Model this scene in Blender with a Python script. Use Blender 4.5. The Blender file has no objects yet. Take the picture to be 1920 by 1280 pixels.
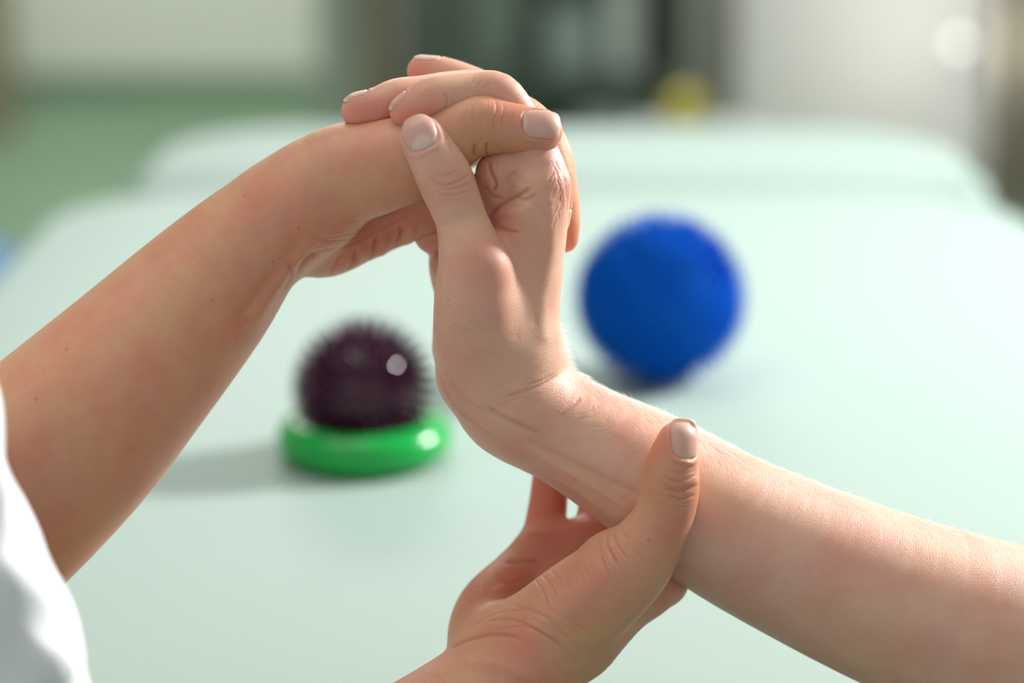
import bpy, bmesh, math, random
import numpy as np
from mathutils import Vector, Matrix

random.seed(7); RNG = np.random.default_rng(7)
S = bpy.context.scene
COL = S.collection

# ------------------------------------------------------------------ camera, world, lights, exposure
FPX = 85.0/36.0*1920.0            # focal length in pixels
FOC = 0.90                        # distance of the plane of focus
SC = FOC/FPX                      # metres per pixel on that plane
PITCH = math.radians(15)
CAM = np.array([0.0, 0.0, 1.15])
cam_d = bpy.data.cameras.new('camera'); cam = bpy.data.objects.new('camera', cam_d); COL.objects.link(cam)
cam.location = CAM; cam.rotation_euler = (math.radians(90)-PITCH, 0, 0)
cam_d.lens = 85; cam_d.sensor_width = 36; cam_d.clip_start = 0.02
cam_d.dof.use_dof = True; cam_d.dof.focus_distance = FOC-0.02; cam_d.dof.aperture_fstop = 3.7
S.camera = cam
S.view_settings.view_transform = 'Standard'; S.view_settings.look = 'None'
S.view_settings.gamma = 1.0; S.view_settings.use_curve_mapping = False
S.view_settings.exposure = 0.0

W = bpy.data.worlds.new('world'); S.world = W; W.use_nodes = True
bg = W.node_tree.nodes['Background']; bg.inputs[0].default_value = (0.93, 0.97, 1.0, 1); bg.inputs[1].default_value = 0.57

def area(name, loc, target, size, power, color, shape='DISK', sy=None, spread=180):
    l = bpy.data.lights.new(name, 'AREA'); l.shape = shape; l.size = size
    if sy: l.size_y = sy
    l.energy = power; l.color = color; l.spread = math.radians(spread)
    o = bpy.data.objects.new(name, l); COL.objects.link(o); o.location = loc
    d = Vector(target)-Vector(loc); o.rotation_euler = d.to_track_quat('-Z', 'Y').to_euler()
    return o
# softbox at the right, a little behind the hands
area('key_light', (1.50, 1.80, 1.74), (0.0, 0.95, 0.95), 0.30, 62, (1.0, 0.97, 0.93))
# added overhead fill lights for the table, the far room and the partition
area('fill_light_near', (-0.5, 1.2, 2.62), (-0.3, 1.2, 0.75), 1.2, 11, (1.0, 0.96, 0.9), 'RECTANGLE', 1.2)
area('fill_light_far', (-0.6, 5.4, 2.62), (-0.6, 5.4, 0), 1.6, 95, (1.0, 0.98, 0.95), 'RECTANGLE', 1.6)
area('fill_light_partition', (1.3, 4.3, 2.62), (1.3, 5.0, 0.4), 1.0, 28, (1.0, 0.98, 0.95), 'RECTANGLE', 1.0)
# added soft fill from the right; the right wall has no window
area('fill_light_side', (2.75, 3.0, 1.6), (0.0, 2.0, 0.75), 2.2, 17, (0.95, 0.98, 1.0), 'RECTANGLE', 1.5)

# ------------------------------------------------------------------ space helpers
cp, sp = math.cos(PITCH), math.sin(PITCH)
RIGHT = np.array([1.0, 0, 0]); UP = np.array([0, sp, cp]); FWD = np.array([0, cp, -sp])
def to_world(P):                  # working space (pixels on the focus plane, z to the viewer) -> metres
    P = np.asarray(P, float)
    return CAM + np.outer((P[:, 0]-960)*SC, RIGHT) + np.outer(-(P[:, 1]-640)*SC, UP) + np.outer(FOC-P[:, 2]*SC, FWD)
def pt(x, y, z):
    k = 1-z/FPX
    return (960+(x-960)*k, 640+(y-640)*k, z)
def ray(x, y):                    # direction of a pixel
    d = FWD + RIGHT*(x-960)/FPX - UP*(y-640)/FPX
    return d
def on_plane(x, y, h):            # where a pixel's ray meets height h
    d = ray(x, y); t = (h-CAM[2])/d[2]
    return CAM + d*t
def at_depth(x, y, Y):            # where a pixel's ray meets the vertical plane at distance Y
    d = ray(x, y); return CAM + d*(Y/d[1])

# ------------------------------------------------------------------ materials
def mat(name, color, rough=0.5, spec=0.5, sss=0, bump=0, bscale=50, noise=0, nscale=5, emit=0, coat=0, metal=0, trans=0, col2=None):
    m = bpy.data.materials.new(name); m.use_nodes = True
    nt = m.node_tree; b = nt.nodes['Principled BSDF']
    b.inputs['Base Color'].default_value = (*color, 1); b.inputs['Roughness'].default_value = rough
    b.inputs['Specular IOR Level'].default_value = spec; b.inputs['Metallic'].default_value = metal
    b.inputs['Coat Weight'].default_value = coat; b.inputs['Transmission Weight'].default_value = trans
    if sss:
        b.inputs['Subsurface Weight'].default_value = sss; b.inputs['Subsurface Radius'].default_value = (1, 1, 1)
        b.inputs['Subsurface Scale'].default_value = 0.004
    if emit:
        b.inputs['Emission Color'].default_value = (*color, 1); b.inputs['Emission Strength'].default_value = emit
    tc = nt.nodes.new('ShaderNodeTexCoord')
    if noise:
        n = nt.nodes.new('ShaderNodeTexNoise'); n.inputs['Scale'].default_value = nscale; n.inputs['Detail'].default_value = 4
        nt.links.new(tc.outputs['Object'], n.inputs['Vector'])
        r = nt.nodes.new('ShaderNodeValToRGB')
        c2 = col2 or tuple(c*(1-noise) for c in color)
        r.color_ramp.elements[0].position = 0.3; r.color_ramp.elements[1].position = 0.7
        r.color_ramp.elements[0].color = (*c2, 1); r.color_ramp.elements[1].color = (*color, 1)
        nt.links.new(n.outputs['Fac'], r.inputs[0]); nt.links.new(r.outputs[0], b.inputs['Base Color'])
    if bump:
        n = nt.nodes.new('ShaderNodeTexNoise'); n.inputs['Scale'].default_value = bscale; n.inputs['Detail'].default_value = 3
        nt.links.new(tc.outputs['Object'], n.inputs['Vector'])
        bp = nt.nodes.new('ShaderNodeBump'); bp.inputs['Strength'].default_value = bump; bp.inputs['Distance'].default_value = 0.002
        nt.links.new(n.outputs['Fac'], bp.inputs['Height']); nt.links.new(bp.outputs[0], b.inputs['Normal'])
    return m

def skin_mat(name, base, red, yellow, rough=0.44):
    m = bpy.data.materials.new(name); m.use_nodes = True
    nt = m.node_tree; N = nt.nodes; L = nt.links; b = N['Principled BSDF']
    tc = N.new('ShaderNodeTexCoord')
    def noise(scale, detail=4, rgh=0.55):
        n = N.new('ShaderNodeTexNoise'); n.inputs['Scale'].default_value = scale
        n.inputs['Detail'].default_value = detail; n.inputs['Roughness'].default_value = rgh
        L.new(tc.outputs['Object'], n.inputs['Vector']); return n.outputs['Fac']
    def mix(f, a, c):
        x = N.new('ShaderNodeMix'); x.data_type = 'RGBA'
        if isinstance(f, float): x.inputs[0].default_value = f
        else: L.new(f, x.inputs[0])
        for s, v in ((6, a), (7, c)):
            if isinstance(v, tuple): x.inputs[s].default_value = (*v, 1)
            else: L.new(v, x.inputs[s])
        return x.outputs[2]
    def rng(f, a, c, lo=0., hi=1.):
        x = N.new('ShaderNodeMapRange'); L.new(f, x.inputs[0])
        x.inputs[1].default_value = a; x.inputs[2].default_value = c; x.inputs[3].default_value = lo; x.inputs[4].default_value = hi
        return x.outputs[0]
    def math_(op, a, c):
        x = N.new('ShaderNodeMath'); x.operation = op
        for i, v in enumerate((a, c)):
            if isinstance(v, (int, float)): x.inputs[i].default_value = v
            else: L.new(v, x.inputs[i])
        return x.outputs[0]
    at = N.new('ShaderNodeAttribute'); at.attribute_name = 'redness'
    ac = N.new('ShaderNodeAttribute'); ac.attribute_name = 'crease'
    c = mix(rng(noise(28), 0.42, 0.66), base, yellow)
    blot = math_('MULTIPLY', rng(noise(55, 5), 0.42, 0.68), 0.38)
    c = mix(blot, c, red)
    c = mix(math_('MULTIPLY', rng(noise(420, 2), 0.60, 0.72), 0.14), c, red)
    c = mix(math_('MINIMUM', at.outputs['Fac'], 1.0), c, red)
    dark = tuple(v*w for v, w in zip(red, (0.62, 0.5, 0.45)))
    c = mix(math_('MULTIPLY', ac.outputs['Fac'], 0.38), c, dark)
    L.new(c, b.inputs['Base Color'])
    b.inputs['Subsurface Weight'].default_value = 0.55
    b.inputs['Subsurface Radius'].default_value = (1.0, 0.32, 0.16)
    b.inputs['Subsurface Scale'].default_value = 0.0045
    b.inputs['Roughness'].default_value = rough; b.inputs['Specular IOR Level'].default_value = 0.6
    # skin grain: small cells, finer lines stretched across the limb, pores
    v = N.new('ShaderNodeTexVoronoi'); v.feature = 'DISTANCE_TO_EDGE'; v.inputs['Scale'].default_value = 1150
    wob = N.new('ShaderNodeTexNoise'); wob.inputs['Scale'].default_value = 300
    L.new(tc.outputs['Object'], wob.inputs['Vector'])
    ad = N.new('ShaderNodeVectorMath'); ad.operation = 'MULTIPLY_ADD'
    L.new(wob.outputs['Color'], ad.inputs[0]); ad.inputs[1].default_value = (0.0012,)*3; L.new(tc.outputs['Object'], ad.inputs[2])
    L.new(ad.outputs[0], v.inputs['Vector'])
    h = math_('ADD', math_('MULTIPLY', rng(v.outputs['Distance'], 0.0, 0.22), 0.45), math_('MULTIPLY', noise(1500, 2), 0.35))
    h = math_('ADD', h, math_('MULTIPLY', noise(160, 2), 0.8))
    bp = N.new('ShaderNodeBump'); bp.inputs['Strength'].default_value = 0.38; bp.inputs['Distance'].default_value = 0.00028
    L.new(h, bp.inputs['Height']); L.new(bp.outputs[0], b.inputs['Normal'])
    return m

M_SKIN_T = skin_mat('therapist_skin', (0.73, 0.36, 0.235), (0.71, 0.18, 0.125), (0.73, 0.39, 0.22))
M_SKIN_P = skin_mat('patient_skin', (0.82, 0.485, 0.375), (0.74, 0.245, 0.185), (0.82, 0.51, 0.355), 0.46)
def nail_mat(name, bed, lun, edge):
    m = bpy.data.materials.new(name); m.use_nodes = True
    nt = m.node_tree; N = nt.nodes; L = nt.links; b = N['Principled BSDF']
    def mixa(attr, a, c):
        at = N.new('ShaderNodeAttribute'); at.attribute_name = attr
        x = N.new('ShaderNodeMix'); x.data_type = 'RGBA'; L.new(at.outputs['Fac'], x.inputs[0])
        for s, v in ((6, a), (7, c)):
            if isinstance(v, tuple): x.inputs[s].default_value = (*v, 1)
            else: L.new(v, x.inputs[s])
        return x.outputs[2]
    c = mixa('lunula', bed, lun); c = mixa('free_edge', c, edge); L.new(c, b.inputs['Base Color'])
    b.inputs['Roughness'].default_value = 0.42; b.inputs['Subsurface Weight'].default_value = 0.3
    b.inputs['Subsurface Radius'].default_value = (1, .4, .3); b.inputs['Subsurface Scale'].default_value = 0.002
    return m
M_NAIL = nail_mat('nail', (0.80, 0.43, 0.36), (0.86, 0.58, 0.49), (0.86, 0.62, 0.46))

# ------------------------------------------------------------------ object helpers
def tag(o, label=None, cat=None, group=None, kind=None):
    if label: o['label'] = label
    if cat: o['category'] = cat
    if group: o['group'] = group
    if kind: o['kind'] = kind
    return o
def empty(name, loc, label, cat, group=None):
    o = bpy.data.objects.new(name, None); COL.objects.link(o); o.location = loc; o.empty_display_size = 0.05
    return tag(o, label, cat, group)
def link_mesh(name, me, m, parent=None, smooth=True):
    o = bpy.data.objects.new(name, me); COL.objects.link(o)
    me.materials.append(m)
    if smooth: me.polygons.foreach_set('use_smooth', np.ones(len(me.polygons), bool))
    if parent:
        o.parent = parent; o.matrix_parent_inverse = Matrix.Translation(-Vector(parent.location))
    return o
def from_bm(name, bm, m, parent=None, smooth=True):
    me = bpy.data.meshes.new(name); bm.to_mesh(me); bm.free()
    return link_mesh(name, me, m, parent, smooth)
def np_mesh(name, V, Q):
    me = bpy.data.meshes.new(name)
    V = np.ascontiguousarray(V, np.float32); Q = np.ascontiguousarray(Q, np.int32); n = Q.shape[1]
    me.vertices.add(len(V)); me.vertices.foreach_set('co', V.ravel())
    me.loops.add(Q.size); me.loops.foreach_set('vertex_index', Q.ravel())
    me.polygons.add(len(Q)); me.polygons.foreach_set('loop_start', np.arange(0, Q.size, n, dtype=np.int32))
    me.update(calc_edges=True)
    return me
def add_box(bm, c, s, rz=0, bevel=0, seg=2, rx=0):
    r = bmesh.ops.create_cube(bm, size=1)
    M = Matrix.Translation(c) @ Matrix.Rotation(rz, 4, 'Z') @ Matrix.Rotation(rx, 4, 'X') @ Matrix.Diagonal((*s, 1))
    bmesh.ops.transform(bm, matrix=M, verts=r['verts'])
    if bevel:
        es = list({e for v in r['verts'] for e in v.link_edges})
        bmesh.ops.bevel(bm, geom=es, offset=bevel, segments=seg, profile=0.7, affect='EDGES')
def add_cyl(bm, a, b, r0, r1=None, seg=20, cap=True):
    a = Vector(a); b = Vector(b); d = b-a
    M = Matrix.Translation((a+b)/2) @ d.to_track_quat('Z', 'Y').to_matrix().to_4x4()
    bmesh.ops.create_cone(bm, cap_ends=cap, segments=seg, radius1=r0, radius2=r0 if r1 is None else r1, depth=d.length, matrix=M)
def add_ball(bm, c, r, u=24, v=14, s=(1, 1, 1)):
    bmesh.ops.create_uvsphere(bm, u_segments=u, v_segments=v, radius=r, matrix=Matrix.Translation(c) @ Matrix.Diagonal((*s, 1)))
def add_lathe(bm, prof, c, seg=32):
    rings = []
    for r, z in prof:
        rings.append([bm.verts.new((c[0]+r*math.cos(2*math.pi*i/seg), c[1]+r*math.sin(2*math.pi*i/seg), c[2]+z)) for i in range(seg)])
    for A, B in zip(rings, rings[1:]):
        for i in range(seg): bm.faces.new((A[i], A[(i+1) % seg], B[(i+1) % seg], B[i]))
    bm.faces.new(rings[0][::-1]); bm.faces.new(rings[-1])

# ------------------------------------------------------------------ implicit surface engine
class Field:
    def __init__(self): self.ops = []; self.strokes = []; self.reds = []
    def chain(self, pts, k=20, sub=4, axis=(0, 0, 1), mode='add', raw=False):
        # pts: (px, py, z, r[, rho])  rho = size along axis / r
        P = []
        for p in pts:
            rho = p[4] if len(p) > 4 else 1.0
            q = p[:3] if raw else pt(*p[:3]); kk = 1 if raw else 1-p[2]/FPX
            P.append([*q, p[3]*kk, rho])
        P = np.array(P, float)
        if len(P) > 1:
            E = np.vstack([2*P[0]-P[1], P, 2*P[-1]-P[-2]]); out = []
            for i in range(len(P)-1):
                p0, p1, p2, p3 = E[i:i+4]
                for j in range(sub):
                    t = j/sub
                    out.append(0.5*((2*p1)+(p2-p0)*t+(2*p0-5*p1+4*p2-p3)*t*t+(3*p1-p0-3*p2+p3)*t**3))
            out.append(P[-1]); P = np.array(out)
        else: P = np.vstack([P, P+[[0.01, 0, 0, 0, 0]]])
        a = np.array(axis, float); a /= np.linalg.norm(a)
        self.ops.append((mode, k, P, a)); return self
    @staticmethod
    def seg(X, a, b, ax):
        rho = (a[4]+b[4])/2
        A = a[:3]; B = b[:3]
        if abs(rho-1) > 1e-3:
            f = 1/rho-1
            X = X + (X@ax)[..., None]*(ax*f); A = A+(A@ax)*ax*f; B = B+(B@ax)*ax*f
        ba = B-A; pa = X-A
        l2 = max(ba@ba, 1e-9); t = (pa@ba)/l2
        s = max(-.9, min(.9, (b[3]-a[3])/math.sqrt(l2)))
        if abs(s) > 1e-3:          # round cone: the nearest centre slides towards the thicker end
            h2 = np.maximum((pa*pa).sum(-1)-t*t*l2, 0)
            t = t+np.sqrt(h2/l2)*(s/math.sqrt(1-s*s))
        t = np.clip(t, 0, 1)
        pa = pa - t[..., None]*ba
        d = np.sqrt((pa*pa).sum(-1)) - (a[3]+(b[3]-a[3])*t)
        return d*(min(1.0, rho))
    def combine(self, mode, k, d, e):
        if mode == 'add':
            h = np.maximum(k-np.abs(d-e), 0)/k if k else 0
            return np.minimum(d, e)-h*h*k*0.25
        e = -e; h = np.maximum(k-np.abs(d-e), 0)/k
        return np.maximum(d, e)+h*h*k*0.25
    def eval_blocks(self, C, half, X):
        # C: block centres (n,3), half: half diagonal, X: (n,m,3)
        d = np.full(X.shape[:2], 1e3, np.float32)
        for mode, k, P, ax in self.ops:
            e = np.full(X.shape[:2], 1e3, np.float32); touched = np.zeros(len(C), bool)
            rr = P[:, 3].max()*max(1, P[:, 4].max())+half+k+4
            lo = P[:, :3].min(0)-rr; hi = P[:, :3].max(0)+rr
            cand = np.nonzero(((C > lo) & (C < hi)).all(1))[0]
            if not len(cand): continue
            for a, b in zip(P[:-1], P[1:]):
                r = max(a[3]*max(1, a[4]), b[3]*max(1, b[4]))
                ab = b[:3]-a[:3]; pa = C[cand]-a[:3]; t = np.clip((pa@ab)/max(ab@ab, 1e-9), 0, 1)
                dd = np.linalg.norm(pa-t[:, None]*ab, axis=1)
                s = cand[dd < r+half+k+4]
                if not len(s): continue
                e[s] = np.minimum(e[s], self.seg(X[s], a, b, ax)); touched[s] = True
            s = np.nonzero(touched)[0]
            d[s] = self.combine(mode, k, d[s], e[s])
        return d
    def eval(self, X):
        X = np.asarray(X, float)
        return self.eval_blocks(X, 40.0, X[:, None, :])[:, 0]
    def mesh(self, lo, hi, vox, smooth=2):
        lo = np.array(lo, float); hi = np.array(hi, float); B = 8; bs = B*vox
        nb = np.ceil((hi-lo)/bs).astype(int)
        g = np.stack(np.meshgrid(*[np.arange(n) for n in nb], indexing='ij'), -1).reshape(-1, 3)
        C = lo+(g+0.5)*bs; half = bs*0.87
        cd = np.empty(len(C), np.float32)
        for i in range(0, len(C), 200000): cd[i:i+200000] = self.eval_blocks(C[i:i+200000], half, C[i:i+200000, None, :])[:, 0]
        dense_b = cd.reshape(nb)
        D = np.repeat(np.repeat(np.repeat(np.where(dense_b < 0, -50, 50).astype(np.float32), B, 0), B, 1), B, 2)
        act = np.abs(cd) < half*1.7+6
        ga = g[act]; Ca = C[act]
        off = np.stack(np.meshgrid(*[np.arange(B)]*3, indexing='ij'), -1).reshape(-1, 3)
        n = D.shape
        cells = []
        for i in range(0, len(ga), 3000):
            gi = ga[i:i+3000][:, None, :]*B+off[None]
            X = (lo+gi*vox).astype(np.float32)
            d = self.eval_blocks(Ca[i:i+3000], half, X)
            D[gi[..., 0], gi[..., 1], gi[..., 2]] = d
            cells.append(((gi[..., 0]*n[1]+gi[..., 1])*n[2]+gi[..., 2]).ravel())
        cells = np.concatenate(cells); Df = D.ravel()
        ii = cells//(n[1]*n[2]); jj = (cells//n[2]) % n[1]; kk = cells % n[2]
        ok = (ii < n[0]-1) & (jj < n[1]-1) & (kk < n[2]-1) & (ii > 0) & (jj > 0) & (kk > 0)
        cells = cells[ok]; ijk = np.stack([ii[ok], jj[ok], kk[ok]], 1)
        st = np.array([n[1]*n[2], n[2], 1])
        co = np.array([[a, b, c] for a in (0, 1) for b in (0, 1) for c in (0, 1)])
        vals = np.stack([Df[cells+int(c@st)] for c in co], 1)
        sg = vals < 0; mixd = sg.any(1) & ~sg.all(1)
        cells = cells[mixd]; ijk = ijk[mixd]; vals = vals[mixd]
        acc = np.zeros((len(cells), 3)); cnt = np.zeros(len(cells))
        for a in range(8):
            for b in range(a+1, 8):
                if np.abs(co[a]-co[b]).sum() != 1: continue
                va, vb = vals[:, a], vals[:, b]; m = (va < 0) != (vb < 0)
                t = va[m]/(va[m]-vb[m])
                acc[m] += co[a]+t[:, None]*(co[b]-co[a]); cnt[m] += 1
        V = lo+(ijk+acc/cnt[:, None])*vox
        order = np.argsort(cells); sc = cells[order]
        def find(c):
            p = np.searchsorted(sc, c); p = np.clip(p, 0, len(sc)-1)
            return np.where(sc[p] == c, order[p], -1)
        Q = []
        for ax in range(3):
            o1, o2 = [(1, 2), (2, 0), (0, 1)][ax]
            v0 = Df[cells]; v1 = Df[cells+st[ax]]
            m = (v0 < 0) != (v1 < 0); c = cells[m]; flip = v0[m] < 0
            q = np.stack([find(c), find(c-st[o1]), find(c-st[o1]-st[o2]), find(c-st[o2])], 1)
            good = (q >= 0).all(1); q = q[good]; f = flip[good]
            q[~f] = q[~f][:, ::-1]
            Q.append(q)
        Q = np.concatenate(Q)
        E = np.concatenate([Q[:, [0, 1]], Q[:, [1, 2]], Q[:, [2, 3]], Q[:, [3, 0]]])
        for _ in range(smooth):
            V = lap(V, E, 0.5)
        return V, Q

def lap(V, E, f):
    n = len(V); c = np.bincount(E[:, 0], minlength=n)+np.bincount(E[:, 1], minlength=n)
    S_ = np.stack([np.bincount(E[:, 0], V[E[:, 1], i], n)+np.bincount(E[:, 1], V[E[:, 0], i], n) for i in range(3)], 1)
    m = c > 0
    out = V.copy(); out[m] = V[m]*(1-f)+f*S_[m]/c[m][:, None]; return out
def normals(V, Q):
    N = np.cross(V[Q[:, 2]]-V[Q[:, 0]], V[Q[:, 3]]-V[Q[:, 1]]); n = len(V)
    o = sum(np.stack([np.bincount(Q[:, j], N[:, i], n) for i in range(3)], 1) for j in range(4))
    return o/np.maximum(np.linalg.norm(o, axis=1), 1e-9)[:, None]
def poly_dist(P2, line):
    line = np.array(line, float); best = np.full(len(P2), 1e9); tt = np.zeros(len(P2)); L = len(line)-1
    for i in range(L):
        a, b = line[i], line[i+1]; ab = b-a; pa = P2-a
        t = np.clip((pa@ab)/(ab@ab), 0, 1); d = np.linalg.norm(pa-t[:, None]*ab, axis=1)
        m = d < best; best[m] = d[m]; tt[m] = (i+t[m])/L
    return best, tt
def cr2(line, sub=5):
    P = np.array(line, float)
    if len(P) < 3: return P
    E = np.vstack([2*P[0]-P[1], P, 2*P[-1]-P[-2]]); out = []
    for i in range(len(P)-1):
        p0, p1, p2, p3 = E[i:i+4]
        for j in range(sub):
            t = j/sub; out.append(0.5*((2*p1)+(p2-p0)*t+(2*p0-5*p1+4*p2-p3)*t*t+(3*p1-p0-3*p2+p3)*t**3))
    out.append(P[-1]); return np.array(out)
def sculpt(V, Q, strokes):
    # strokes: (line, width, amount[, zmin]) : raise (+) or press (-) the side facing the viewer along a line
    N = normals(V, Q); kp = 1-V[:, 2]/FPX
    P2 = np.stack([960+(V[:, 0]-960)/kp, 640+(V[:, 1]-640)/kp], 1)
    disp = np.zeros(len(V)); cre = np.zeros(len(V)); face = np.clip((N[:, 2]+0.15)/0.4, 0, 1)
    for s in strokes:
        line, w, amt = s[:3]; amt = amt*.75 if (amt < 0 and w < 6) else amt; zmin = s[3] if len(s) > 3 else -40
        line = cr2(line); lo = line.min(0)-3*w; hi = line.max(0)+3*w
        m = np.nonzero(((P2 > lo) & (P2 < hi)).all(1) & (V[:, 2] > zmin))[0]
        if not len(m): continue
        d, t = poly_dist(P2[m], line)
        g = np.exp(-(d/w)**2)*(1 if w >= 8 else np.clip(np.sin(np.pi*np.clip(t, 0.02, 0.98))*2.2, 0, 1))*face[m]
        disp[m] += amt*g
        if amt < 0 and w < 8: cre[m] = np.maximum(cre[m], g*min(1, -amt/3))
    return V+N*disp[:, None], cre
def reds(V, spots):
    r = np.zeros(len(V))
    for x, y, z, rad, a in spots:
        c = np.array(pt(x, y, z)); d = np.linalg.norm(V-c, axis=1)
        r = np.maximum(r, a*np.exp(-(d/rad)**2))
    return r
def add_attr(me, name, vals):
    a = me.attributes.new(name, 'FLOAT', 'POINT'); a.data.foreach_set('value', np.ascontiguousarray(vals, np.float32))

def refine(V, Q):
    # split the quads on the side facing the viewer in four, so that fine folds can be cut in
    N = normals(V, Q); m = (N[Q][:, :, 2].mean(1) > -.12)
    A = Q[m]; rest = Q[~m]; n = len(V)
    E = np.concatenate([A[:, [0, 1]], A[:, [1, 2]], A[:, [2, 3]], A[:, [3, 0]]]); Es = np.sort(E, 1)
    key = Es[:, 0].astype(np.int64)*n+Es[:, 1]; uk, inv = np.unique(key, return_inverse=True)
    mid = (V[uk//n]+V[uk % n])/2; k = len(A); em = n+inv.reshape(4, k).T; cen = n+len(uk)+np.arange(k)
    V2 = np.vstack([V, mid, V[A].mean(1)])
    q = [np.stack([A[:, i], em[:, i], cen, em[:, i-1]], 1) for i in range(4)]
    Q2 = np.concatenate(q)
    Es2 = np.concatenate([Q2[:, [0, 1]], Q2[:, [1, 2]], Q2[:, [2, 3]], Q2[:, [3, 0]]])
    S2 = lap(V2, Es2, .5); keep = np.ones(len(V2), bool); keep[np.unique(rest)] = False
    hang = np.bincount(Es2.ravel(), minlength=len(V2)) < 8; keep &= ~hang
    V2[keep] = S2[keep]
    return V2, np.concatenate([Q2, rest])
def seat_nails(V, nails):
    for c, u, n, ln, w, kw in nails:
        c = np.array(pt(*c)); u = np.array(u, float); n = np.array(n, float); n /= np.linalg.norm(n)
        u -= n*(u@n); u /= np.linalg.norm(u); b = np.cross(n, u); D = V-c
        a_ = D@u/(ln/2); b_ = D@b/(w/2); h = D@n
        s = np.nonzero((np.abs(a_) < 1.8) & (np.abs(b_) < 1.8) & (h > 2) & (h < 90))[0]
        m = (np.abs(a_[s])**3+np.abs(b_[s])**3)**(1/3)
        dis = -3.0*np.clip((1.04-m)*6, 0, 1)+kw.get('fold', 2.4)*np.exp(-((m-1.2)/.13)**2)*np.clip(1.1-a_[s]*1.2, 0, 1)-1.0*np.exp(-((m-1.03)/.04)**2)
        V[s] += n*dis[:, None]
    return V
def nail(field, c, u, n, length, width, parent, free=0.12, lun=0.25, fold=2.4, lift=0.5, square=3.0):
    # c: pixel centre + z of finger axis; u: direction to the finger tip; n: outward normal (x right, y down, z to viewer)
    c = np.array(pt(*c)); u = np.array(u, float); n = np.array(n, float); n /= np.linalg.norm(n)
    u -= n*(u@n); u /= np.linalg.norm(u); w = np.cross(n, u)
    nu, nw = 22, 16; pts = []; meta = []
    for i in range(nu+1):
        for j in range(nw+1):
            a = -1+2*i/nu; b = -1+2*j/nw
            # map the square on a superellipse
            s = (abs(a)**square+abs(b)**square)**(1/square) or 1; mx = max(abs(a), abs(b))
            f = mx/s
            pts.append(c+u*a*f*length/2+w*b*f*width/2); meta.append((a*f, b*f, mx))
    pts = np.array(pts); meta = np.array(meta)
    bend = 0.45*width*(meta[:, 1]**2)*0.5
    P = pts+n*90
    for _ in range(60):
        d = field.eval(P); P = P-n*np.clip(d, -8, 30)[:, None]*0.9
    base = P@n
    # hold the plate to a smooth arch: limit how deep it follows
    top = np.percentile(base, 92)
    depth = np.clip(top-base, 0, width*0.42)
    lenb = depth*0.85
    P = P+n*((top-lenb)-base)[:, None]
    edge = np.clip((1-meta[:, 2])*8, 0, 1)
    tipw = np.clip((meta[:, 0]-0.5)*2, 0, 1)
    h = (-1.6+(lift+1.6)*edge); h = h*(1-tipw)+np.maximum(h, 0.9)*tipw
    P = P+n*h[:, None]
    T = P-n*2.2
    nn = len(P); idx = lambda i, j: i*(nw+1)+j
    Q = [(idx(i, j), idx(i+1, j), idx(i+1, j+1), idx(i, j+1)) for i in range(nu) for j in range(nw)]
    Qb = [tuple(nn+k for k in q[::-1]) for q in Q]
    rim = [idx(0, j) for j in range(nw)]+[idx(i, nw) for i in range(nu)]+[idx(nu, j) for j in range(nw, 0, -1)]+[idx(i, 0) for i in range(nu, 0, -1)]
    Qs = [(rim[k], rim[(k+1) % len(rim)], nn+rim[(k+1) % len(rim)], nn+rim[k]) for k in range(len(rim))]
    V = to_world(np.vstack([P, T])); me = np_mesh('fingernail', V, np.array(Q+Qb+Qs))
    l = np.clip(((-1+2*lun*1.5)-meta[:, 0]-0.55*meta[:, 1]**2*1.3)*7, 0, 1); fe = np.clip((meta[:, 0]+0.16*meta[:, 1]**2-(1-2*free))*9, 0, 1)
    add_attr(me, 'lunula', np.tile(l, 2)); add_attr(me, 'free_edge', np.tile(fe, 2))
    bm = bmesh.new(); bm.from_mesh(me); bmesh.ops.recalc_face_normals(bm, faces=bm.faces); bm.to_mesh(me); bm.free()
    return link_mesh('fingernail', me, M_NAIL, parent)

# ------------------------------------------------------------------ the room
TABLE_H = 0.75
M_FLOOR = mat('green_linoleum', (0.135, 0.225, 0.14), 0.55, noise=.18, nscale=3)
M_WALL = mat('pale_wall_paint', (0.60, 0.64, 0.55), 0.8, noise=.05, nscale=2)
M_WALLW = mat('white_wall_paint', (0.74, 0.74, 0.71), 0.8, noise=.03, nscale=2)
def struct(name, c, s, m):
    bm = bmesh.new(); add_box(bm, c, s); return tag(from_bm(name, bm, m, smooth=False), kind='structure')
struct('floor', (0, 3.2, -.05), (5.8, 9.2, .1), M_FLOOR)
struct('wall_back', (0, 7.2, 1.35), (5.8, .1, 2.7), M_WALL)
struct('wall_left', (-2.95, 3.2, 1.35), (.1, 9.2, 2.7), M_WALL)
struct('wall_right', (2.95, 3.2, 1.35), (.1, 9.2, 2.7), M_WALLW)
struct('ceiling', (0, 3.2, 2.75), (5.8, 9.2, .1), M_WALLW)
struct('baseboard_back', (0, 7.14, .03), (5.8, .02, .06), mat('green_skirting', (0.13, 0.2, 0.13), .5))

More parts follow.
